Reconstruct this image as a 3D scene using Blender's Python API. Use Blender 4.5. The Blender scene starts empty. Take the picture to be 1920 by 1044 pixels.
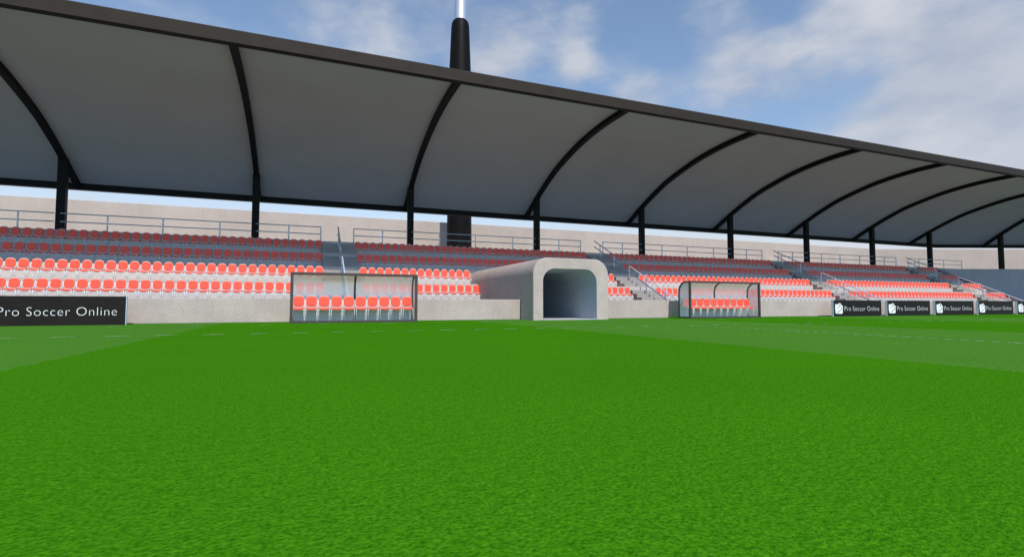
import bpy, bmesh, math, random
from mathutils import Vector, Matrix
random.seed(7)
sc = bpy.context.scene
COL = sc.collection
R = math.radians
CAM_H = 0.70
SUN_EL, SUN_AZ = 48.0, 2.0

# ------------------------------------------------------------------ materials
def node_mat(name):
    m = bpy.data.materials.new(name); m.use_nodes = True
    nt = m.node_tree
    return m, nt, nt.nodes['Principled BSDF']
def N(nt, t, **kw):
    n = nt.nodes.new(t)
    for k, v in kw.items(): setattr(n, k, v)
    return n
def ramp(nt, fac, stops):
    r = N(nt, 'ShaderNodeValToRGB')
    els = r.color_ramp.elements
    while len(els) < len(stops): els.new(0.5)
    for e, (p, c) in zip(els, stops):
        e.position = p; e.color = (*c, 1)
    nt.links.new(fac, r.inputs['Fac'])
    return r.outputs['Color']
def noise(nt, vec, scale, detail=4, rough=0.55):
    n = N(nt, 'ShaderNodeTexNoise')
    n.inputs['Scale'].default_value = scale
    n.inputs['Detail'].default_value = detail
    n.inputs['Roughness'].default_value = rough
    if vec is not None: nt.links.new(vec, n.inputs['Vector'])
    return n.outputs['Fac']
def geo_pos(nt):
    return N(nt, 'ShaderNodeNewGeometry').outputs['Position']
def math_n(nt, op, a, b=None, c=None, clamp=False):
    n = N(nt, 'ShaderNodeMath', operation=op); n.use_clamp = clamp
    for i, v in enumerate((a, b, c)):
        if v is None: continue
        if isinstance(v, (int, float)): n.inputs[i].default_value = v
        else: nt.links.new(v, n.inputs[i])
    return n.outputs[0]
def mixc(nt, fac, a, b, mode='MIX'):
    n = N(nt, 'ShaderNodeMix', data_type='RGBA', blend_type=mode)
    for sock, v in ((n.inputs[0], fac), (n.inputs[6], a), (n.inputs[7], b)):
        if isinstance(v, (int, float)): sock.default_value = v
        elif isinstance(v, tuple): sock.default_value = (*v, 1)
        else: nt.links.new(v, sock)
    return n.outputs[2]
def bump(nt, bsdf, h, strength, dist):
    b = N(nt, 'ShaderNodeBump'); b.inputs['Strength'].default_value = strength
    b.inputs['Distance'].default_value = dist
    nt.links.new(h, b.inputs['Height']); nt.links.new(b.outputs['Normal'], bsdf.inputs['Normal'])

def concrete(name, c, var=0.16, blotch=0.9):
    m, nt, b = node_mat(name)
    p = geo_pos(nt)
    n1 = noise(nt, p, blotch, 6, 0.62)
    n2 = noise(nt, p, 14, 4, 0.6)
    lo = tuple(x * (1 - var) for x in c); hi = tuple(min(1, x * (1 + var)) for x in c)
    col = ramp(nt, n1, [(0.28, lo), (0.72, hi)])
    fine = ramp(nt, n2, [(0.3, (0.86,) * 3), (0.62, (1.04,) * 3)])
    # rain streaks: noise squeezed vertically
    mp = N(nt, 'ShaderNodeMapping'); mp.inputs['Scale'].default_value = (2.2, 2.2, 0.16)
    nt.links.new(p, mp.inputs['Vector'])
    n3 = noise(nt, mp.outputs['Vector'], 2.0, 5, 0.65)
    st = ramp(nt, n3, [(0.30, (0.95, 0.945, 0.94)), (0.52, (1, 1, 1))])
    col = mixc(nt, 1.0, col, fine, 'MULTIPLY')
    col = mixc(nt, 1.0, col, st, 'MULTIPLY')
    nt.links.new(col, b.inputs['Base Color'])
    b.inputs['Roughness'].default_value = 0.88
    b.inputs['Specular IOR Level'].default_value = 0.25
    bump(nt, b, n2, 0.25, 0.02)
    return m
def simple(name, c, rough=0.5, metal=0.0, spec=0.5, var=0.08, scale=6.0):
    m, nt, b = node_mat(name)
    n1 = noise(nt, geo_pos(nt), scale, 4)
    col = ramp(nt, n1, [(0.3, tuple(x * (1 - var) for x in c)), (0.7, tuple(min(1, x * (1 + var)) for x in c))])
    nt.links.new(col, b.inputs['Base Color'])
    b.inputs['Roughness'].default_value = rough
    b.inputs['Metallic'].default_value = metal
    b.inputs['Specular IOR Level'].default_value = spec
    return m
M = {}
M['wall'] = concrete('wall_concrete', (0.46, 0.385, 0.335), 0.12, 0.8)
M['outer'] = concrete('outer_wall_concrete', (0.45, 0.38, 0.315), 0.10, 0.35)
M['tier'] = concrete('tier_concrete_lightened', (0.51, 0.462, 0.42), 0.05, 0.6)  # brighter shading of the tiers put into a paler colour than the steps
M['tread'] = concrete('dark_tread_concrete', (0.20, 0.19, 0.18), 0.15, 0.6)  # unseen top faces darkened to cut sunlight bouncing onto walls
M['step'] = concrete('step_concrete', (0.33, 0.30, 0.275), 0.08, 0.9)  # dimmer shading of the step faces put into a darker colour
M['corner'] = concrete('corner_concrete', (0.40, 0.40, 0.42), 0.08, 0.5)
M['floor'] = concrete('tunnel_floor', (0.46, 0.455, 0.45), 0.05, 0.8)
M['tunnel_inside'] = concrete('tunnel_inside_lightened', (0.48, 0.53, 0.58), 0.05, 0.7)  # cool brightness inside the tunnel put into a paler blue-grey colour
M['roof'] = simple('roof_sheet', (0.425, 0.41, 0.525), 0.75, 0, 0.2, 0.04, 0.4)
M['fascia'] = simple('fascia_paint', (0.034, 0.0255, 0.0195), 0.65, 0, 0.12, 0.10, 1.5)
M['steel'] = simple('black_steel', (0.006, 0.006, 0.007), 0.55, 0, 0.14, 0.15, 3)
M['sleeve'] = simple('mast_sleeve_black', (0.007, 0.006, 0.005), 0.5, 0, 0.08, 0.1, 1)
M['silver'] = simple('mast_silver', (0.62, 0.62, 0.65), 0.45, 0.6, 0.5, 0.03, 1)
M['galv'] = simple('galvanised_rail', (0.44, 0.50, 0.57), 0.5, 0.0, 0.4, 0.06, 5)
M['pale_post'] = simple('pale_post_paint', (0.84, 0.90, 0.95), 0.5, 0.0, 0.5, 0.03, 5)
M['frame'] = simple('dugout_frame', (0.060, 0.050, 0.042), 0.45, 0, 0.4, 0.10, 5)
M['red'] = simple('seat_plastic_red', (0.88, 0.088, 0.042), 0.45, 0, 0.4, 0.03, 2)
M['peach'] = simple('seat_shell_pale', (0.58, 0.385, 0.325), 0.5, 0, 0.3, 0.03, 2)
M['white'] = simple('white_tube', (0.80, 0.80, 0.80), 0.4, 0, 0.5, 0.03, 4)
M['board'] = simple('board_face_black', (0.0145, 0.0115, 0.0095), 0.6, 0, 0.15, 0.15, 2.5)
M['edge'] = simple('board_edge_pale', (0.80, 0.86, 0.92), 0.6, 0, 0.4, 0.04, 4)
M['ink'] = simple('board_white_ink', (0.80, 0.79, 0.77), 0.6, 0, 0.3, 0.03, 4)
def glass_mat():
    m, nt, b = node_mat('milky_glass')
    b.inputs['Base Color'].default_value = (0.96, 0.935, 0.95, 1)
    b.inputs['Roughness'].default_value = 0.25
    b.inputs['Specular IOR Level'].default_value = 0.25
    n = noise(nt, geo_pos(nt), 1.3, 3)
    a = ramp(nt, n, [(0.3, (0.42,) * 3), (0.7, (0.47,) * 3)])
    nt.links.new(a, b.inputs['Alpha'])
    return m
M['glass'] = glass_mat()

def grass_mat():
    m, nt, b = node_mat('mown_grass')
    p = geo_pos(nt)
    sep = N(nt, 'ShaderNodeSeparateXYZ'); nt.links.new(p, sep.inputs[0])
    # ten-metre mowing bands running towards the stand
    wob = noise(nt, p, 3.0, 2)
    x = math_n(nt, 'ADD', sep.outputs['X'], math_n(nt, 'MULTIPLY', math_n(nt, 'SUBTRACT', wob, 0.5), 0.25))
    t = math_n(nt, 'FLOORED_MODULO', math_n(nt, 'DIVIDE', math_n(nt, 'ADD', x, 3.0), 20.0), 1.0)
    band = math_n(nt, 'GREATER_THAN', t, 0.5)
    base = mixc(nt, band, (0.0435, 0.184, 0.0045), (0.064, 0.195, 0.0200))
    fine = noise(nt, p, 55, 3, 0.6)
    mid = noise(nt, p, 17, 4, 0.6)
    big = noise(nt, p, 0.35, 4, 0.6)
    v = ramp(nt, fine, [(0.30, (0.56, 0.60, 0.5)), (0.5, (1, 1, 1)), (0.72, (1.5, 1.34, 1.6))])
    v2 = ramp(nt, mid, [(0.30, (0.80, 0.84, 0.8)), (0.70, (1.18, 1.13, 1.1))])
    v3 = ramp(nt, big, [(0.3, (0.93, 0.95, 0.95)), (0.7, (1.06, 1.04, 1.05))])
    for q in (v, v2, v3): base = mixc(nt, 1.0, base, q, 'MULTIPLY')
    nt.links.new(base, b.inputs['Base Color'])
    b.inputs['Roughness'].default_value = 0.9
    b.inputs['Specular IOR Level'].default_value = 0.0
    h = math_n(nt, 'ADD', fine, math_n(nt, 'MULTIPLY', mid, 1.2))
    bump(nt, b, h, 0.55, 0.02)
    return m
M['grass'] = grass_mat()
def line_mat():
    m, nt, b = node_mat('worn_white_paint')
    p = geo_pos(nt)
    n = noise(nt, p, 9, 4, 0.6)
    c = ramp(nt, n, [(0.35, (0.13, 0.25, 0.07)), (0.65, (0.42, 0.50, 0.32))])
    nt.links.new(c, b.inputs['Base Color']); b.inputs['Roughness'].default_value = 0.9
    return m
M['line'] = line_mat()

# ------------------------------------------------------------------ mesh tools
def box(bm, x0, x1, y0, y1, z0, z1):
    v = [bm.verts.new(c) for c in ((x0,y0,z0),(x1,y0,z0),(x1,y1,z0),(x0,y1,z0),(x0,y0,z1),(x1,y0,z1),(x1,y1,z1),(x0,y1,z1))]
    for f in ((3,2,1,0),(4,5,6,7),(0,1,5,4),(1,2,6,5),(2,3,7,6),(3,0,4,7)):
        bm.faces.new([v[i] for i in f])
def prism(bm, pts, ax, a0, a1):
    """polygon pts (2D) extruded along axis ax between a0, a1"""
    def mk(p, a):
        return {'x': (a, p[0], p[1]), 'y': (p[0], a, p[1]), 'z': (p[0], p[1], a)}[ax]
    A = [bm.verts.new(mk(p, a0)) for p in pts]; B = [bm.verts.new(mk(p, a1)) for p in pts]
    n = len(pts)
    bm.faces.new(A[::-1]); bm.faces.new(B)
    for i in range(n): bm.faces.new((A[i], A[(i+1) % n], B[(i+1) % n], B[i]))
def tube(bm, path, r, seg=8, square=False, up=Vector((0, 0, 1))):
    path = [Vector(p) for p in path]
    rings = []
    for i, p in enumerate(path):
        d = (path[min(i+1, len(path)-1)] - path[max(i-1, 0)]).normalized()
        u = up if abs(d.dot(up)) < 0.95 else Vector((1, 0, 0))
        s = d.cross(u).normalized(); t = s.cross(d).normalized()
        ring = []
        k = 4 if square else seg
        for j in range(k):
            a = 2*math.pi*(j + (0.5 if square else 0))/k
            rr = r*math.sqrt(2) if square else r
            ring.append(bm.verts.new(p + s*math.cos(a)*rr + t*math.sin(a)*rr))
        rings.append(ring)
    k = len(rings[0])
    for a, b in zip(rings, rings[1:]):
        for j in range(k): bm.faces.new((a[j], a[(j+1) % k], b[(j+1) % k], b[j]))
    bm.faces.new(rings[0][::-1]); bm.faces.new(rings[-1])
def lathe(bm, prof, cx, cy, seg=48):
    rings = []
    for r, z in prof:
        rings.append([bm.verts.new((cx + r*math.cos(2*math.pi*j/seg), cy + r*math.sin(2*math.pi*j/seg), z)) for j in range(seg)])
    for a, b in zip(rings, rings[1:]):
        for j in range(seg): bm.faces.new((a[j], a[(j+1) % seg], b[(j+1) % seg], b[j]))
    bm.faces.new(rings[0][::-1]); bm.faces.new(rings[-1])
def finish(bm, name, mat, parent=None, bevel=0.0, smooth=False, segs=2, loc=None, topmat=None):
    bmesh.ops.recalc_face_normals(bm, faces=bm.faces)
    if bevel > 0:
        es = [e for e in bm.edges if len(e.link_faces) == 2 and e.calc_face_angle(0) > 0.6]
        bmesh.ops.bevel(bm, geom=es, offset=bevel, segments=segs, affect='EDGES', profile=0.5)
    me = bpy.data.meshes.new(name); bm.to_mesh(me); bm.free()
    if smooth:
        for p in me.polygons: p.use_smooth = True
    me.materials.append(mat)
    if topmat:
        me.materials.append(topmat)
        for p in me.polygons:
            if p.normal.z > 0.9: p.material_index = 1
    o = bpy.data.objects.new(name, me); COL.objects.link(o)
    if smooth == 'auto':
        me.set_sharp_from_angle(angle=R(35))
    if loc is not None: o.location = loc
    if parent is not None: o.parent = parent
    return o
def thing(name, label, cat, loc=(0, 0, 0), group=None):
    o = bpy.data.objects.new(name, None); COL.objects.link(o); o.location = loc
    o.empty_display_size = 0.2
    tag(o, label, cat, group); return o
def tag(o, label, cat, group=None, kind=None):
    if label: o['label'] = label
    if cat: o['category'] = cat
    if group: o['group'] = group
    if kind: o['kind'] = kind
    return o
def part(bm, name, mat, root, **kw):
    """a mesh built in world coordinates, made a child of root"""
    bmesh.ops.translate(bm, verts=bm.verts, vec=-root.location)
    return finish(bm, name, mat, root, **kw)
def subpart(bm, name, mat, root, par, **kw):
    bmesh.ops.translate(bm, verts=bm.verts, vec=-root.location)
    return finish(bm, name, mat, par, **kw)

# ------------------------------------------------------------------ ground and markings
bm = bmesh.new()
vs = [bm.verts.new(c) for c in ((-900,-900,0),(900,-900,0),(900,900,0),(-900,900,0))]
bm.faces.new(vs)
tag(finish(bm, 'grass_pitch', M['grass']), 'bright green mown football pitch with paler and darker bands', None, None, 'structure')
def dashes(name, label, along, c, a0, a1, w, dash, period):
    bm = bmesh.new(); a = a0
    while a < a1:
        l = dash*random.uniform(0.8, 1.2); q = w*random.uniform(0.7, 1.1)/2
        pts = [(a, c-q), (a+l*0.1, c-q*1.3), (a+l, c-q*0.8), (a+l*1.05, c+q*0.7), (a+l*0.4, c+q*1.2), (a+0.02, c+q)]
        v = [bm.verts.new((p[0], p[1], 0.004) if along == 'x' else (p[1], p[0], 0.004)) for p in pts]
        f = bm.faces.new(v if along == 'x' else v[::-1])
        a += period*random.uniform(0.94, 1.06)
    return tag(finish(bm, name, M['line']), label, None, None, 'structure')
dashes('touchline', 'faint worn white touchline running along the stand', 'x', 14.05, -25, 60, 0.11, 0.42, 0.95)
dashes('halfway_line', 'faint worn white line running away towards the right', 'y', 12.25, -20, 13.6, 0.10, 0.16, 0.27)
dashes('technical_area_line', 'faint white dashes in front of the dugouts', 'x', 20.3, -6, 32, 0.10, 0.45, 2.1)

# ------------------------------------------------------------------ concrete stand
W = 23.2                                   # front face of perimeter wall
RIS = [30.05, 32.03, 34.0, 35.95]          # risers
LEV = [0.97, 1.99, 2.98, 3.96, 4.93]       # walkway and treads
TX0, TX1 = 9.79, 13.86                     # tunnel outer sides
XL, XR = -37.0, 66.45
A0 = 19.92
AIS = [(0.87 + A0*k, 2.96 + A0*k) for k in range(-1, 4)]   # stair aisles
c20, s20 = math.cos(R(20)), math.sin(R(20))
stand = thing('grandstand', 'long pale concrete stand of four seating tiers cut by stair aisles', 'grandstand', (20, 30, 0))
bm = bmesh.new()
box(bm, XL, TX0-0.02, W+0.3, RIS[0], 0, LEV[0]); box(bm, TX1+0.02, 18.75, W+0.3, RIS[0], 0, LEV[0])
prism(bm, [(20.75, W+0.3), (74.4, W+0.3), (74.4+34*c20, W+0.3-34*s20), (72+34*c20+8*s20, 30.05-34*s20+8*c20), (75, 36.5), (66.75, 36.5), (66.75, RIS[0]), (20.75, RIS[0])], 'z', 0, LEV[0]); box(bm, 18.75, 20.75, 27.0, RIS[0], 0, LEV[0])
for i, y in enumerate((25.8, 26.2, 26.6)): box(bm, 18.75, 20.75, y, 27.0 if i == 2 else (26.2, 26.6)[i], 0, 0.24*(i+1))
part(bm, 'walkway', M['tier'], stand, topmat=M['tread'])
for i in range(4):
    bm = bmesh.new()
    y1 = RIS[i+1] if i < 3 else 48.0
    if i == 0:
        box(bm, XL, TX0-0.02, RIS[0], y1, 0, LEV[1]); box(bm, TX1+0.02, XR, RIS[0], y1, 0, LEV[1])
    else:
        box(bm, XL, XR if i < 3 else 66.75, RIS[i], y1, 0, LEV[i+1])
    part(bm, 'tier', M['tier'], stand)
for (a, b) in AIS:
    for i in range(4):
        bm = bmesh.new(); h = (LEV[i+1]-LEV[i])/4; z0 = LEV[i]
        y = RIS[i]-0.003
        prism(bm, [(y, z0), (y-1.51, z0), (y-1.51, z0+h), (y-1.0, z0+h), (y-1.0, z0+2*h), (y-0.49, z0+2*h), (y-0.49, z0+3*h), (y, z0+3*h)], 'x', a+0.03, b-0.03)
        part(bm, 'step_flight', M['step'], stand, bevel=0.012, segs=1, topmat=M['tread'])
# filler blocks added under the seats so sunlight catches a face there
for k in range(-1, 4):
    x0 = AIS[k+1][1]+0.02; x1 = AIS[k+2][0]-0.02 if k < 3 else XR-0.02
    for i in range(4):
        for a, b in (((x0, TX0-0.04), (TX1+0.04, x1)) if (k == 0 and i < 2) else ((x0, x1),)):
            bm = bmesh.new(); box(bm, a, b, RIS[i]-0.66, RIS[i]-0.003, LEV[i]-0.01, LEV[i]+0.385)
            part(bm, 'underseat_lit_filler', M['tier'], stand, topmat=M['tread'])
# sloping parapet closing the seats, then the blank corner block
bm = bmesh.new()
prism(bm, [(36.0, 0), (36.0, 4.96), (28.6, 1.15), (28.6, 0)], 'x', XR+0.003, 66.75)
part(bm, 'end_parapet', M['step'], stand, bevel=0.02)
c20, s20 = math.cos(R(20)), math.sin(R(20))
bm = bmesh.new()
ex, ey = 70.6 + 34*c20, 35.95 - 34*s20
prism(bm, [(66.753, 35.95), (70.6, 35.95), (ex, ey), (ex + 10*s20, ey + 10*c20), (72.4, 46), (66.753, 46)], 'z', 0, 4.92)
part(bm, 'corner_block', M['corner'], stand)

def wall(name, label, x0, x1, y0, y1, h, mat, bevel=0.02):
    bm = bmesh.new(); box(bm, x0, x1, y0, y1, 0, h)
    o = finish(bm, name, mat, bevel=bevel, loc=None)
    return tag(o, label, 'wall')
wall('perimeter_wall', 'low beige concrete wall running from the left edge to the tunnel', XL, TX0-0.02, W, W+0.297, 0.975, M['wall'])
wall('perimeter_wall', 'short beige concrete wall between the tunnel and the right dugout', TX1+0.02, 18.75, W, W+0.297, 0.975, M['wall'])
wall('perimeter_wall', 'low beige concrete wall behind the right dugout and the row of black boards', 20.75, 74.3, W, W+0.297, 0.975, M['wall'])

# outer wall far behind, bending round the corner
OWH = 8.95
bm = bmesh.new()
pts = [(-75, 49.7), (78.2, 49.7), (78.2 + 62*math.cos(R(21.5)), 49.7 - 62*math.sin(R(21.5)))]
back = [(pts[2][0] + 0.5*math.sin(R(21.5)), pts[2][1] + 0.5*math.cos(R(21.5))), (78.3, 50.2), (-75, 50.2)]
prism(bm, pts + back, 'z', 0, OWH)
tag(finish(bm, 'outer_wall', M['outer'], bevel=0.03), 'tall plain beige concrete wall behind the top of the stand', 'wall')

# ------------------------------------------------------------------ players' tunnel
tun = thing('player_tunnel', 'rounded concrete tunnel mouth opening onto the pitch between the dugouts', 'tunnel', ((TX0+TX1)/2, 21.7, 0))
def arch(x0, x1, h, r, n=14):
    p = [(x0, 0)]
    for j in range(n+1):
        a = math.pi - j*math.pi/2/n; p.append((x0+r+r*math.cos(a), h-r+r*math.sin(a)))
    for j in range(n+1):
        a = math.pi/2 - j*math.pi/2/n; p.append((x1-r+r*math.cos(a), h-r+r*math.sin(a)))
    p.append((x1, 0)); return p
out = arch(TX0, TX1, 2.94, 0.78); inn = arch(10.29, 13.19, 2.44, 0.62)
bm = bmesh.new(); YF, YB, YI = 21.7, 32.0, 29.4
def ring(pts, y): return [bm.verts.new((p[0], y, p[1])) for p in pts]
of = ring(out, YF+0.03); ofc = ring([(p[0]+(0.03 if p[0] < 11.8 else -0.03)*(1 if i in (0, len(out)-1) else 1), max(0, p[1]-(0.03 if p[1] > 0.1 else 0))) for i, p in enumerate(out)], YF)
ob = ring(out, YB); nf = ring(inn, YF); nb = ring(inn, YI)
L = len(out)
for a, b in ((of, ob), (ofc, of), (nf, ofc)):
    for i in range(L-1): bm.faces.new((a[i], a[i+1], b[i+1], b[i]))
for v in nb: bm.verts.remove(v)
bm.faces.new(ob)
o = part(bm, 'tunnel_shell', M['wall'], tun, smooth='auto')
bm = bmesh.new()
nf = ring(inn, YF+0.001); nb = ring(inn, YI)
for i in range(L-1): bm.faces.new((nb[i], nb[i+1], nf[i+1], nf[i]))
bm.faces.new(nb)
part(bm, 'tunnel_inside_lightened', M['tunnel_inside'], tun, smooth='auto')
bm = bmesh.new(); box(bm, 10.292, 13.188, YF-0.15, YI-0.01, 0, 0.03)
part(bm, 'tunnel_floor', M['floor'], tun, bevel=0.008, segs=1)

# ------------------------------------------------------------------ roof
YP = 36.9
roof = thing('stand_roof', 'curved grey barrel roof on black ribs and posts sheltering the whole stand', 'roof', (20, YP, 4.93))
PIV = Vector((72.2, YP)); LB = 36.0
def stations(Y):
    return [(-34.0, Y), (72.2 + (Y-YP)*math.tan(R(10)), Y), (72.2 + LB*c20 + (Y-YP)*s20, YP - LB*s20 + (Y-YP)*c20)]
def loft(bm, prof):
    rings = []
    for k in range(3):
        rings.append([bm.verts.new((*stations(y)[k], z)) for y, z in prof])
    n = len(prof)
    for a, b in zip(rings, rings[1:]):
        for j in range(n): bm.faces.new((a[j], a[(j+1) % n], b[(j+1) % n], b[j]))
    bm.faces.new(rings[0][::-1]); bm.faces.new(rings[-1])
KEY = [(24.3, 11.12), (27.0, 11.05), (29.9, 10.70), (32.9, 9.97), (34.6, 9.36), (36.6, 8.45), (39.15, 7.12)]
def cr(pts, n=5):
    o = []
    P = [pts[0]] + pts + [pts[-1]]
    for i in range(1, len(P)-2):
        for j in range(n):
            t = j/n; q = []
            for d in (0, 1):
                p0, p1, p2, p3 = P[i-1][d], P[i][d], P[i+1][d], P[i+2][d]
                q.append(0.5*(2*p1 + (p2-p0)*t + (2*p0-5*p1+4*p2-p3)*t*t + (3*p1-p0-3*p2+p3)*t**3))
            o.append(tuple(q))
    o.append(pts[-1]); return o
ARC = [(y, z + CAM_H) for y, z in cr(KEY)]      # underside line of the ribs
RH = 0.30
bm = bmesh.new()
up = [(y, z + RH + 0.004) for y, z in ARC]; top = [(y, z + RH + 0.16) for y, z in ARC]
loft(bm, up + top[::-1])
part(bm, 'roof_shell', M['roof'], roof, smooth='auto')
bm = bmesh.new()
loft(bm, [(23.93, 11.055+CAM_H), (23.93, 11.58+CAM_H), (24.02, 11.66+CAM_H), (24.32, 11.72+CAM_H), (24.32, 11.10+CAM_H)])
part(bm, 'front_fascia', M['fascia'], roof)
bm = bmesh.new()
loft(bm, [(23.95, 11.04+CAM_H), (23.95, 11.054+CAM_H), (24.33, 11.096+CAM_H), (24.33, 11.075+CAM_H)])
part(bm, 'fascia_underside_dark', M['steel'], roof)  # black plate added under the fascia to make its underside dark
bm = bmesh.new(); zb = 7.12+CAM_H
loft(bm, [(38.98, zb), (38.98, zb+0.42), (39.34, zb+0.42), (39.34, zb)])
part(bm, 'rear_beam', M['steel'], roof)
PX = [-13.2 + 10.05*k for k in range(-1, 9)]
def rib_at(bm, fx):
    secs = []
    for i, (y, z) in enumerate(ARC):
        secs.append([bm.verts.new((*fx(dx, y), z + dz)) for dx, dz in ((-0.15, 0), (0.15, 0), (0.15, RH), (-0.15, RH))])
    for a, b in zip(secs, secs[1:]):
        for j in range(4): bm.faces.new((a[j], a[(j+1) % 4], b[(j+1) % 4], b[j]))
    bm.faces.new(secs[0][::-1]); bm.faces.new(secs[-1])
def post_at(bm, fx):
    ps = [fx(dx, YP+dy) for dx, dy in ((-0.21, -0.2), (0.21, -0.2), (0.21, 0.2), (-0.21, 0.2))]
    prism(bm, ps, 'z', 4.93, 8.5 + CAM_H)
FR = [lambda dx, y, X=X: (X+dx, y) for X in PX]
FR += [lambda dx, y, s=s: (72.2 + (s+dx)*c20 + (y-YP)*s20, YP - (s+dx)*s20 + (y-YP)*c20) for s in (5.6, 15.6, 25.6)]
for fx in FR:
    bm = bmesh.new(); rib_at(bm, fx); part(bm, 'rib', M['steel'], roof, smooth='auto')
    bm = bmesh.new(); post_at(bm, fx); part(bm, 'post', M['steel'], roof, bevel=0.02, segs=1)

# ------------------------------------------------------------------ floodlight mast
MX, MY = 11.74*47/41, 47.0
k = 47/41
mast = thing('floodlight_mast', 'tall mast with thick black tapered sleeve and silver pole above the roof', 'mast', (MX, MY, 4.9))
bm = bmesh.new()
zt = 24.15*k + CAM_H
lathe(bm, [(1.20, 4.0), (1.17, 8.0), (1.05, zt-5.2), (0.90, zt-1.3), (0.87, zt-0.65), (0.82, zt-0.32), (0.73, zt-0.12), (0.60, zt), (0.50, zt+0.02)], MX, MY)
sl = part(bm, 'black_sleeve', M['sleeve'], mast, smooth='auto')
bm = bmesh.new()
lathe(bm, [(0.57, zt-0.2), (0.53, zt+6), (0.48, zt+16)], MX, MY)
part(bm, 'silver_pole', M['silver'], mast, smooth='auto')

# ------------------------------------------------------------------ rails
def handrail(X, label):
    t = thing('stair_handrail', label, 'handrail', (X, 31, LEV[0]), 'handrails down the stair aisles')
    f = lambda y: 5.24 + CAM_H - 0.492*(36.23 - y)
    for dz, y0, nm in ((0, 26.3, 'top_rail'), (-0.47, 27.2, 'lower_rail')):
        bm = bmesh.new()
        tube(bm, [(X, 36.25, f(36.25)+dz), (X, y0, f(y0)+dz)], 0.038)
        part(bm, nm, M['galv'], t, smooth=True)
    for y in (27.4, 29.4, 31.38, 33.37, 35.35):
        lv = LEV[0]
        for i in range(4):
            h = (LEV[i+1]-LEV[i])/4
            for j, d in enumerate((1.51, 1.0, 0.49, 0.0)):
                if y > RIS[i]-d: lv = LEV[i] + h*(j+1)
        bm = bmesh.new(); tube(bm, [(X, y, lv-0.01), (X, y, f(y))], 0.042)
        part(bm, 'rail_post', M['pale_post'], t, smooth=True)
    return t
HL = ['galvanised stair rail seen almost end-on above the left dugout', 'sloping galvanised stair rail coming down beside the tunnel',
      'sloping galvanised stair rail ending behind the nearest of the right-hand boards', 'sloping galvanised stair rail at the far right end of the seats']
for (a, b), l in zip(AIS[1:], HL): handrail((a+b)/2, l)
OFF = [0.0, 1.94, 6.04, 8.8, 11.83, 15.82, 17.8]
def top_railing(x0, label, offs=OFF, fx=None):
    t = thing('safety_railing', label, 'railing', (x0, 36.5, 4.93), 'two-bar railings along the top of the stand')
    posts = [p for p in PX if x0 < p < x0 + offs[-1]]
    cuts = [x0] + posts + [x0 + offs[-1]]
    for i in range(len(cuts)-1):
        a = cuts[i] + (0.06 if i else 0); b = cuts[i+1] - (0.22 if i < len(cuts)-2 else 0)
        for z, nm in ((5.25, 'top_bar'), (4.77, 'lower_bar')):
            bm = bmesh.new(); tube(bm, [(a, 36.62, z+CAM_H), (b, 36.62, z+CAM_H)], 0.032)
            part(bm, nm, M['galv'], t, smooth=True)
    for d in offs:
        bm = bmesh.new(); tube(bm, [(x0+d, 36.62, 4.93), (x0+d, 36.62, 5.27+CAM_H)], 0.042)
        part(bm, 'upright', M['pale_post'], t, smooth=True)
RL = ['two-bar grey railing at the top of the stand left of the left dugout stairs', 'two-bar grey railing at the top of the stand crossing the black mast',
      'two-bar grey railing at the top of the stand above the right dugout', 'two-bar grey railing at the top of the stand above the row of right-hand boards']
for q in range(4): top_railing(2.96 + A0*(q-1), RL[q])
top_railing(62.72, 'short two-bar grey railing at the top of the stand beyond the last stairs', [0, 1.9, 6.5, 10.0])

# ------------------------------------------------------------------ advertising boards
def text_mesh(s, width, capz):
    cu = bpy.data.curves.new('lettering_curve', 'FONT'); cu.body = s; cu.size = 1.0; cu.extrude = 0.0
    cu.offset = -0.020; cu.space_character = 1.08; cu.resolution_u = 4
    o = bpy.data.objects.new('lettering_tmp', cu); COL.objects.link(o)
    bpy.context.view_layer.update()
    me = bpy.data.meshes.new_from_object(o.evaluated_get(bpy.context.evaluated_depsgraph_get()))
    bpy.data.objects.remove(o); bpy.data.curves.remove(cu)
    xs = [v.co.x for v in me.vertices]; x0, x1 = min(xs), max(xs)
    # 'P' sits first: its top is the cap height
    zc = max(v.co.y for v in me.vertices if v.co.x < x0 + 0.3)
    for v in me.vertices:
        v.co = Vector(((v.co.x-x0)/(x1-x0)*width, 0, v.co.y/zc*capz))
    return me
TXT = text_mesh('Pro Soccer Online', 3.28, 0.29)
TXT.materials.append(M['ink'])
def flat(bm, pts, y): bm.faces.new([bm.verts.new((p[0], y, p[1])) for p in pts])
def disc(cx, cz, r, n=20, a0=0.0): return [(cx + r*math.cos(a0+2*math.pi*j/n), cz + r*math.sin(a0+2*math.pi*j/n)) for j in range(n)]
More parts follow.
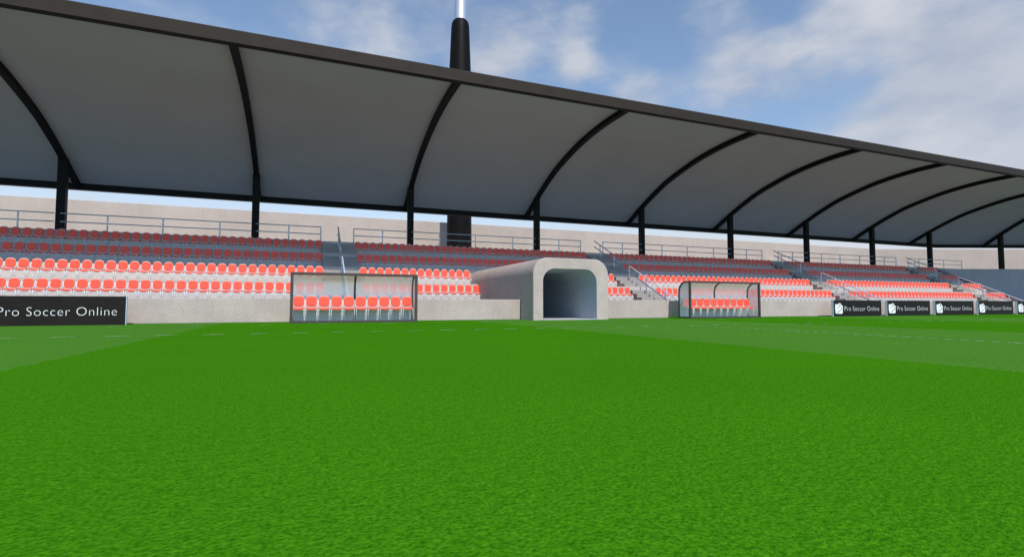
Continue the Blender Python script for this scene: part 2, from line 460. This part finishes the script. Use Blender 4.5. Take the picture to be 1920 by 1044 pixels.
def board(x0, label):
    YB = 22.2; w = 4.56; zt_ = 1.012
    t = thing('advertising_board', label, 'advertising board', (x0, YB, 0), 'black boards with white lettering along the pitch')
    bm = bmesh.new(); box(bm, x0+0.012, x0+w, YB, YB+0.13, 0, zt_)
    part(bm, 'panel', M['board'], t, bevel=0.006, segs=1)
    bm = bmesh.new(); box(bm, x0, x0+0.0115, YB+0.004, YB+0.134, 0, zt_+0.004); part(bm, 'side_edge', M['edge'], t)
    bm = bmesh.new(); box(bm, x0+w+0.0005, x0+w+0.012, YB+0.004, YB+0.134, 0, zt_+0.004); part(bm, 'side_edge', M['edge'], t)
    o = bpy.data.objects.new('lettering', TXT); COL.objects.link(o); o.parent = t
    o.location = (1.02, -0.004, 0.335)
    # emblem: white tilted card with a ball at its corner and black strokes
    ox, oz = x0+0.17, 0.16
    bm = bmesh.new()
    flat(bm, [(ox+0.02, oz+0.02), (ox+0.56, oz-0.0), (ox+0.66, oz+0.05), (ox+0.66, oz+0.30), (ox+0.60, oz+0.36), (ox+0.30, oz+0.60), (ox+0.0, oz+0.60), (ox-0.02, oz+0.3)], YB-0.004)
    flat(bm, disc(ox+0.40, oz+0.50, 0.165), YB-0.0045)
    flat(bm, disc(ox+0.56, oz+0.40, 0.135), YB-0.005)
    lg = part(bm, 'emblem', M['ink'], t)
    bm = bmesh.new()
    flat(bm, disc(ox+0.42, oz+0.53, 0.065, 5, 0.3), YB-0.007)
    flat(bm, disc(ox+0.30, oz+0.42, 0.04, 5), YB-0.007)
    flat(bm, disc(ox+0.57, oz+0.37, 0.055, 5, 0.9), YB-0.007)
    flat(bm, disc(ox+0.21, oz+0.36, 0.028, 6), YB-0.007)
    arcp = [(ox+0.16+0.40*q/10, oz+0.13+0.17*(q/10)**1.8) for q in range(11)]
    flat(bm, arcp + [(p[0]+0.01, p[1]-0.035) for p in arcp[::-1]], YB-0.007)
    flat(bm, [(ox+0.36, oz+0.27), (ox+0.43, oz+0.25), (ox+0.41, oz+0.22)], YB-0.007)
    subpart(bm, 'emblem_strokes', M['board'], t, lg)
    return t
board(-10.54, 'black board with white lettering at the left edge of the picture, cut by the frame')
BL = ['leftmost of the black boards right of the right dugout, stair rail ending behind it', 'second black board from the right dugout, white lettering and emblem',
      'third black board from the right dugout, white lettering and emblem', 'fourth black board from the right dugout, beneath the last stair aisle',
      'last black board, mostly cut off by the right edge of the picture']
for i in range(5): board(30.53 + 5.12*i, BL[i])

# ------------------------------------------------------------------ dugouts
def dugout(x0, x1, label):
    YF, YB, H, r = 21.5, 22.43, 1.985, 0.55
    t = thing('dugout', label, 'dugout', ((x0+x1)/2, YF, 0), 'glazed team dugouts beside the pitch')
    f = 0.052
    def add(nm, pts, q=f, sq=True, mat='frame'):
        bm = bmesh.new(); tube(bm, pts, q, 10, sq); part(bm, nm, M[mat], t, bevel=0.006, segs=1)
    add('front_post', [(x0+f, YF+f, 0), (x0+f, YF+f, H-2*f)]); add('front_post', [(x1-f, YF+f, 0), (x1-f, YF+f, H-2*f)])
    add('top_beam', [(x0, YF+f, H-f), (x1, YF+f, H-f)])
    add('sill', [(x0+2*f, YF+f, 0.045), (x1-2*f, YF+f, 0.045)], 0.045)
    add('rear_sill', [(x0+0.05, YB-0.03, 0.03), (x1-0.05, YB-0.03, 0.03)], 0.03)
    g = [(YF+2*f, H-0.045)] + [(YB-r-0.03 + r*math.sin(a), H-0.045-r + r*math.cos(a)) for a in [j*math.pi/2/10 for j in range(11)]] + [(YB-0.03, 0.06)]
    n_ = 3
    for q in (x0+0.045, (x0+x1)/2, x1-0.045):
        add('arch', [(q, y, z) for y, z in g], 0.036)
    for q in (x0+0.045, x1-0.045): add('side_sill', [(q, YF+2*f, 0.045), (q, YB-0.07, 0.045)], 0.04)
    # curved back and roof glazing in two bays
    xm = (x0+x1)/2
    for a, b in ((x0+0.085, xm-0.04), (xm+0.04, x1-0.085)):
        bm = bmesh.new()
        prof = [(y, z) for y, z in g]; 
        inner = [(y - (0.012 if i > len(g)*0.4 else 0.004), z - (0.012 if i < len(g)*0.6 else 0.004)) for i, (y, z) in enumerate(g)]
        prism(bm, prof + inner[::-1], 'x', a, b)
        part(bm, 'curved_pane', M['glass'], t, smooth='auto')
    for q in (x0+0.045, x1-0.045):
        bm = bmesh.new()
        sp = [(YF+2*f+0.002, 0.09), (YF+2*f+0.002, H-0.09)] + [(y-0.037 if i else y, z-0.037) for i, (y, z) in enumerate(g[1:-1])] + [(YB-0.067, 0.09)]
        prism(bm, sp, 'x', q-0.006, q+0.006)
        part(bm, 'side_pane', M['glass'], t)
    return t
dugout(-0.57, 4.36, 'glass dugout seen square-on left of the tunnel')
dugout(18.73, 23.70, 'glass dugout right of the tunnel, its curved end visible')

# ------------------------------------------------------------------ seats
def rounded(w, z0, z1, r, n=5, tb=1.0):
    p = []
    for cx, cz, a0 in ((w/2-r, z0+r, -90), (w/2*tb-r, z1-r, 0), (-w/2*tb+r, z1-r, 90), (-w/2+r, z0+r, 180)):
        for j in range(n+1):
            a = R(a0 + 90*j/n); p.append((cx + r*math.cos(a), cz + r*math.sin(a)))
    return p
def seat_proto(backh=0.44, z_lip=0.41, pw=0.388, lr=0.016):
    zb = z_lip + 0.135
    zt2 = zb + backh
    lean = 0.045
    # pale shell: plate behind the pad, reaching down to the pan
    bm = bmesh.new()
    prism(bm, rounded(pw+0.024, z_lip+0.01, zt2, 0.15, 8, 0.95), 'y', 0.0, 0.022)
    for v in bm.verts: v.co.y += lean*(v.co.z-zb)/backh - 0.05*(1-(v.co.x/0.22)**2)*0.4 + 0.05
    o1 = finish(bm, 'back_shell', M['peach'], smooth='auto')
    bm = bmesh.new()
    prism(bm, rounded(pw, zb+0.005, zt2-0.05, 0.12, 8, 0.97), 'y', -0.026, -0.002)
    es = [e for e in bm.edges if len(e.link_faces) == 2 and e.calc_face_angle(0) > 1.0 and all(v.co.y < -0.01 for v in e.verts)]
    bmesh.ops.recalc_face_normals(bm, faces=bm.faces)
    bmesh.ops.bevel(bm, geom=es, offset=0.02, segments=3, affect='EDGES')
    fs = [f for f in bm.faces if abs(f.normal.y) > 0.9]
    for v in bm.verts: v.co.y += lean*(v.co.z-zb)/backh - 0.05*(1-(v.co.x/0.22)**2)*0.4 + 0.05
    o2 = finish(bm, 'backrest', M['red'], smooth='auto')
    # pan with a lip that bows down in the middle
    bm = bmesh.new(); nx, ny = 10, 6; g = []
    for layer in (0, 1):
        rows = []
        for iy in range(ny+1):
            v_ = iy/ny; row = []
            for ix in range(nx+1):
                u = 2*ix/nx - 1
                y = 0.02 - 0.29*v_ + 0.025*u*u*v_
                sag = -0.030*(1-u*u)*v_**2 + 0.02*abs(u)**3
                z = z_lip + 0.038 + sag + 0.02*(1-v_) - (0.0 if layer == 0 else 0.034)
                row.append(bm.verts.new((u*0.205, y, z)))
            rows.append(row)
        g.append(rows)
    for iy in range(ny):
        for ix in range(nx):
            bm.faces.new((g[0][iy][ix], g[0][iy+1][ix], g[0][iy+1][ix+1], g[0][iy][ix+1]))
            bm.faces.new((g[1][iy][ix], g[1][iy][ix+1], g[1][iy+1][ix+1], g[1][iy+1][ix]))
    for ix in range(nx):
        bm.faces.new((g[0][ny][ix], g[1][ny][ix], g[1][ny][ix+1], g[0][ny][ix+1])); bm.faces.new((g[0][0][ix], g[0][0][ix+1], g[1][0][ix+1], g[1][0][ix]))
    for iy in range(ny):
        bm.faces.new((g[0][iy][0], g[1][iy][0], g[1][iy+1][0], g[0][iy+1][0])); bm.faces.new((g[0][iy][nx], g[0][iy+1][nx], g[1][iy+1][nx], g[1][iy][nx]))
    o3 = finish(bm, 'seat_pan', M['red'], smooth='auto')
    legs = []
    for s in (-1, 1):
        bm = bmesh.new()
        tube(bm, [(s*0.205, -0.262, 0), (s*0.205, -0.255, z_lip-0.002), (s*0.222, 0.03, z_lip+0.03), (s*0.224, 0.10, zb+backh*0.6)], lr, 6)
        legs.append(finish(bm, 'leg', M['white'], smooth=True))
    bm = bmesh.new(); tube(bm, [(-0.2, -0.235, z_lip-0.012), (0.2, -0.235, z_lip-0.012)], 0.014, 6)
    bar = finish(bm, 'cross_bar', M['white'], smooth=True)
    return [o1, o2, o3, *legs, bar]
STAND_P = seat_proto(); DUG_P = seat_proto(0.425, 0.535, 0.405, 0.010)
def place_seat(proto, loc, label, group):
    t = thing('stadium_seat', label, 'seat', loc, group)
    for p in proto:
        c = p.copy(); COL.objects.link(c); c.parent = t
    return t
ONES = ['', 'first', 'second', 'third', 'fourth', 'fifth', 'sixth', 'seventh', 'eighth', 'ninth', 'tenth', 'eleventh', 'twelfth', 'thirteenth', 'fourteenth',
        'fifteenth', 'sixteenth', 'seventeenth', 'eighteenth', 'nineteenth']
def ordinal(n):
    if n < 20: return ONES[n]
    t_, o_ = divmod(n, 10)
    return {2: 'twentieth', 3: 'thirtieth'}[t_] if o_ == 0 else {2: 'twenty', 3: 'thirty'}[t_] + '-' + ONES[o_]
ROWN = ['front row', 'second row', 'third row', 'top row']
LOOK = ['sunlit orange-red seat', 'sunlit orange-red seat', 'shaded crimson seat', 'shaded crimson seat']
YAW, PIT = R(21.9), R(2.98)
def pix(X, Y, Z):
    Z -= CAM_H
    fx = X*math.sin(YAW)*math.cos(PIT) + Y*math.cos(YAW)*math.cos(PIT) + Z*math.sin(PIT)
    rx = X*math.cos(YAW) - Y*math.sin(YAW)
    ux = -X*math.sin(YAW)*math.sin(PIT) - Y*math.cos(YAW)*math.sin(PIT) + Z*math.cos(PIT)
    return 960 + 960*rx/fx, 522 - 960*ux/fx, fx
PITCH = 0.495
cands = []
for blk in range(-1, 4):
    for row in range(4):
        for kk in range(36):
            X = 2.96 + A0*(blk-0) - A0*0 + 0.19 + PITCH*kk
            if blk == -1: X = 0.87 - 0.19 - PITCH*kk
            if blk == 3 and kk > 6: continue
            if row < 2 and TX0 + 0.02 < X + 0.16 and X - 0.22 < TX1: continue
            px, py, d = pix(X, RIS[row]-0.4, LEV[row]+0.75)
            if px < -14 or px > 1935: continue
            hid = (895 < px < 1128 and py > 487 + max(0, (1000-px)*0.2)) 
            cands.append((hid, d, blk, row, kk, X))
cands.sort(key=lambda c: (c[0], c[1]))
NIND = 280
WHERE = {-1: 'left of the stairs behind the left dugout', 0: 'right of the stairs behind the left dugout', 1: 'right of the stairs beside the tunnel',
         2: 'right of the stairs behind the nearest right board', 3: 'right of the last stairs'}
rest = []
for i, (hid, d, blk, row, kk, X) in enumerate(cands):
    loc = (X, RIS[row]-0.42, LEV[row])
    if i < NIND:
        if blk == 0 and X > 12:
            n = 36 - kk
            lab = f"{LOOK[row]}, {ordinal(n)} left of the stairs beside the tunnel, {ROWN[row]}"
        else:
            lab = f"{LOOK[row]}, {ordinal(kk+1)} {WHERE[blk]}, {ROWN[row]}"
        place_seat(STAND_P, loc, lab, 'plastic seats in the rows of the stand')
    else: rest.append(loc)
# the many seats beyond, one mesh
verts, faces, mats = [], [], []
src = []
for p in STAND_P:
    me = p.data; mi = {'seat_plastic_red': 0, 'seat_shell_pale': 1, 'white_tube': 2}[me.materials[0].name]
    src.append(([v.co.copy() for v in me.vertices], [tuple(q.vertices) for q in me.polygons], mi))
for loc in rest:
    L_ = Vector(loc)
    for vs_, fs_, mi in src:
        b0 = len(verts); verts += [v + L_ for v in vs_]
        faces += [tuple(j+b0 for j in f_) for f_ in fs_]; mats += [mi]*len(fs_)
me = bpy.data.meshes.new('distant_seats'); me.from_pydata(verts, [], faces)
for q in ('red', 'peach', 'white'): me.materials.append(M[q])
me.polygons.foreach_set('material_index', mats); me.polygons.foreach_set('use_smooth', [True]*len(faces))
me.set_sharp_from_angle(angle=R(35))
o = bpy.data.objects.new('distant_seats', me); COL.objects.link(o)
tag(o, 'mass of red seats filling the blocks further right along the stand', 'seats', None, 'stuff')
for x0, nm in ((-0.57, 'left'), (18.73, 'right')):
    for q in range(10):
        X = x0 + 0.30 + 0.478*q
        place_seat(DUG_P, (X, 22.1, 0.0), f"orange-red seat inside the {nm} dugout, {ordinal(q+1)} from its left end", f'seats inside the {nm} dugout')
for p in STAND_P + DUG_P: bpy.data.objects.remove(p)

# ------------------------------------------------------------------ sky, sun, camera
w = bpy.data.worlds.new('World'); sc.world = w; w.use_nodes = True
nt = w.node_tree; bg = nt.nodes['Background']
sky = N(nt, 'ShaderNodeTexSky', sky_type='NISHITA')
sky.sun_disc = False; sky.sun_elevation = R(SUN_EL); sky.sun_rotation = R(180 - SUN_AZ)
sky.air_density = 1.0; sky.dust_density = 0.5; sky.ozone_density = 1.6
tc = N(nt, 'ShaderNodeTexCoord'); vec = tc.outputs['Generated']
def lobe(px, py, deg, wgt):
    dx, dy = (px-960)/960, -(py-522)/960
    f = Vector((math.sin(YAW)*math.cos(PIT), math.cos(YAW)*math.cos(PIT), math.sin(PIT)))
    r = Vector((math.cos(YAW), -math.sin(YAW), 0)); u = r.cross(f)
    d = (f + r*dx + u*dy).normalized()
    n = N(nt, 'ShaderNodeVectorMath', operation='DOT_PRODUCT'); nt.links.new(vec, n.inputs[0]); n.inputs[1].default_value = d
    kq = 1/(1-math.cos(R(deg)))
    e = math_n(nt, 'EXPONENT', math_n(nt, 'MULTIPLY', math_n(nt, 'SUBTRACT', n.outputs['Value'], 1.0), kq))
    return math_n(nt, 'MULTIPLY', e, wgt)
acc = None
for L_ in [(1390, 115, 6, 0.36), (1860, 190, 9, 0.42), (1740, 265, 7, 0.30), (1610, 30, 6, 0.18), (1630, 150, 3.4, -0.10), (1470, 15, 2.6, -0.26),
           (1085, 115, 2.2, 0.44), (930, 110, 4.0, 0.36), (1190, 180, 3.0, 0.40), (700, 60, 7, 0.17), (1220, 50, 4.5, -0.22), (560, 30, 5, -0.05), (1810, 20, 4, 0.1)]:
    l = lobe(*L_); acc = l if acc is None else math_n(nt, 'ADD', acc, l)
mp = N(nt, 'ShaderNodeMapping'); mp.inputs['Scale'].default_value = (1, 1, 1.9); nt.links.new(vec, mp.inputs['Vector'])
c1 = noise(nt, mp.outputs['Vector'], 5.5, 7, 0.55); c2 = noise(nt, mp.outputs['Vector'], 2.2, 3, 0.5)
dens = math_n(nt, 'ADD', math_n(nt, 'ADD', math_n(nt, 'MULTIPLY', c1, 0.95), math_n(nt, 'MULTIPLY', c2, 0.30)), acc)
cov = N(nt, 'ShaderNodeMapRange', interpolation_type='SMOOTHSTEP')
nt.links.new(dens, cov.inputs['Value'])
cov.inputs['From Min'].default_value = 0.56; cov.inputs['From Max'].default_value = 1.06; cov.inputs['To Max'].default_value = 0.92
# low thin bank of cloud towards the horizon
sp = N(nt, 'ShaderNodeSeparateXYZ'); nt.links.new(vec, sp.inputs[0])
hz = N(nt, 'ShaderNodeMapRange', interpolation_type='SMOOTHSTEP'); nt.links.new(sp.outputs['Z'], hz.inputs['Value'])
hz.inputs['From Min'].default_value = 0.05; hz.inputs['From Max'].default_value = 0.27; hz.inputs['To Min'].default_value = 0.97; hz.inputs['To Max'].default_value = 0.0
tint = ramp(nt, c1, [(0.3, (2.3, 2.65, 3.35)), (0.7, (3.95, 4.05, 4.3))])
hazy = mixc(nt, 0.08, sky.outputs['Color'], (2.5, 2.7, 3.0))
# the bank of cloud lies behind the stand; the unseen opposite sky is clear and tinted bluer to cool the shade
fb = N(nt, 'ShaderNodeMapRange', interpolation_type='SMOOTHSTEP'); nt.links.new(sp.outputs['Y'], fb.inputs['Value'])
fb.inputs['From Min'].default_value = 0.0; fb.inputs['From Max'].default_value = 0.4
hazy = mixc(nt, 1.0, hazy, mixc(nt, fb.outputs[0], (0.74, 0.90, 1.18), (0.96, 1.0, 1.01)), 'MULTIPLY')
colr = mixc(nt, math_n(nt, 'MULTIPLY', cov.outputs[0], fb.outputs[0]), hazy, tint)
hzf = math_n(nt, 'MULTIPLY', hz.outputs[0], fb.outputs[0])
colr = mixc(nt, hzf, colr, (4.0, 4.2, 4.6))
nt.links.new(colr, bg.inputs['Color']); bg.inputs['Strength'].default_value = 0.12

sun = bpy.data.lights.new('sun', 'SUN'); sun.energy = 2.9; sun.angle = R(0.5); sun.color = (1.0, 0.955, 0.89)
so = bpy.data.objects.new('sun', sun); COL.objects.link(so); so.rotation_euler = (R(90-SUN_EL), 0, R(SUN_AZ)); so.location = (0, -20, 40)

cam = bpy.data.cameras.new('camera'); cam.sensor_width = 36; cam.lens = 18; cam.clip_end = 3000; cam.clip_start = 0.05
co = bpy.data.objects.new('camera', cam); COL.objects.link(co)
co.location = (0, 0, CAM_H); co.rotation_euler = (R(90) + PIT, 0, -YAW)
sc.camera = co
sc.view_settings.view_transform = 'Standard'; sc.view_settings.look = 'None'; sc.view_settings.exposure = 0.5; sc.view_settings.gamma = 1
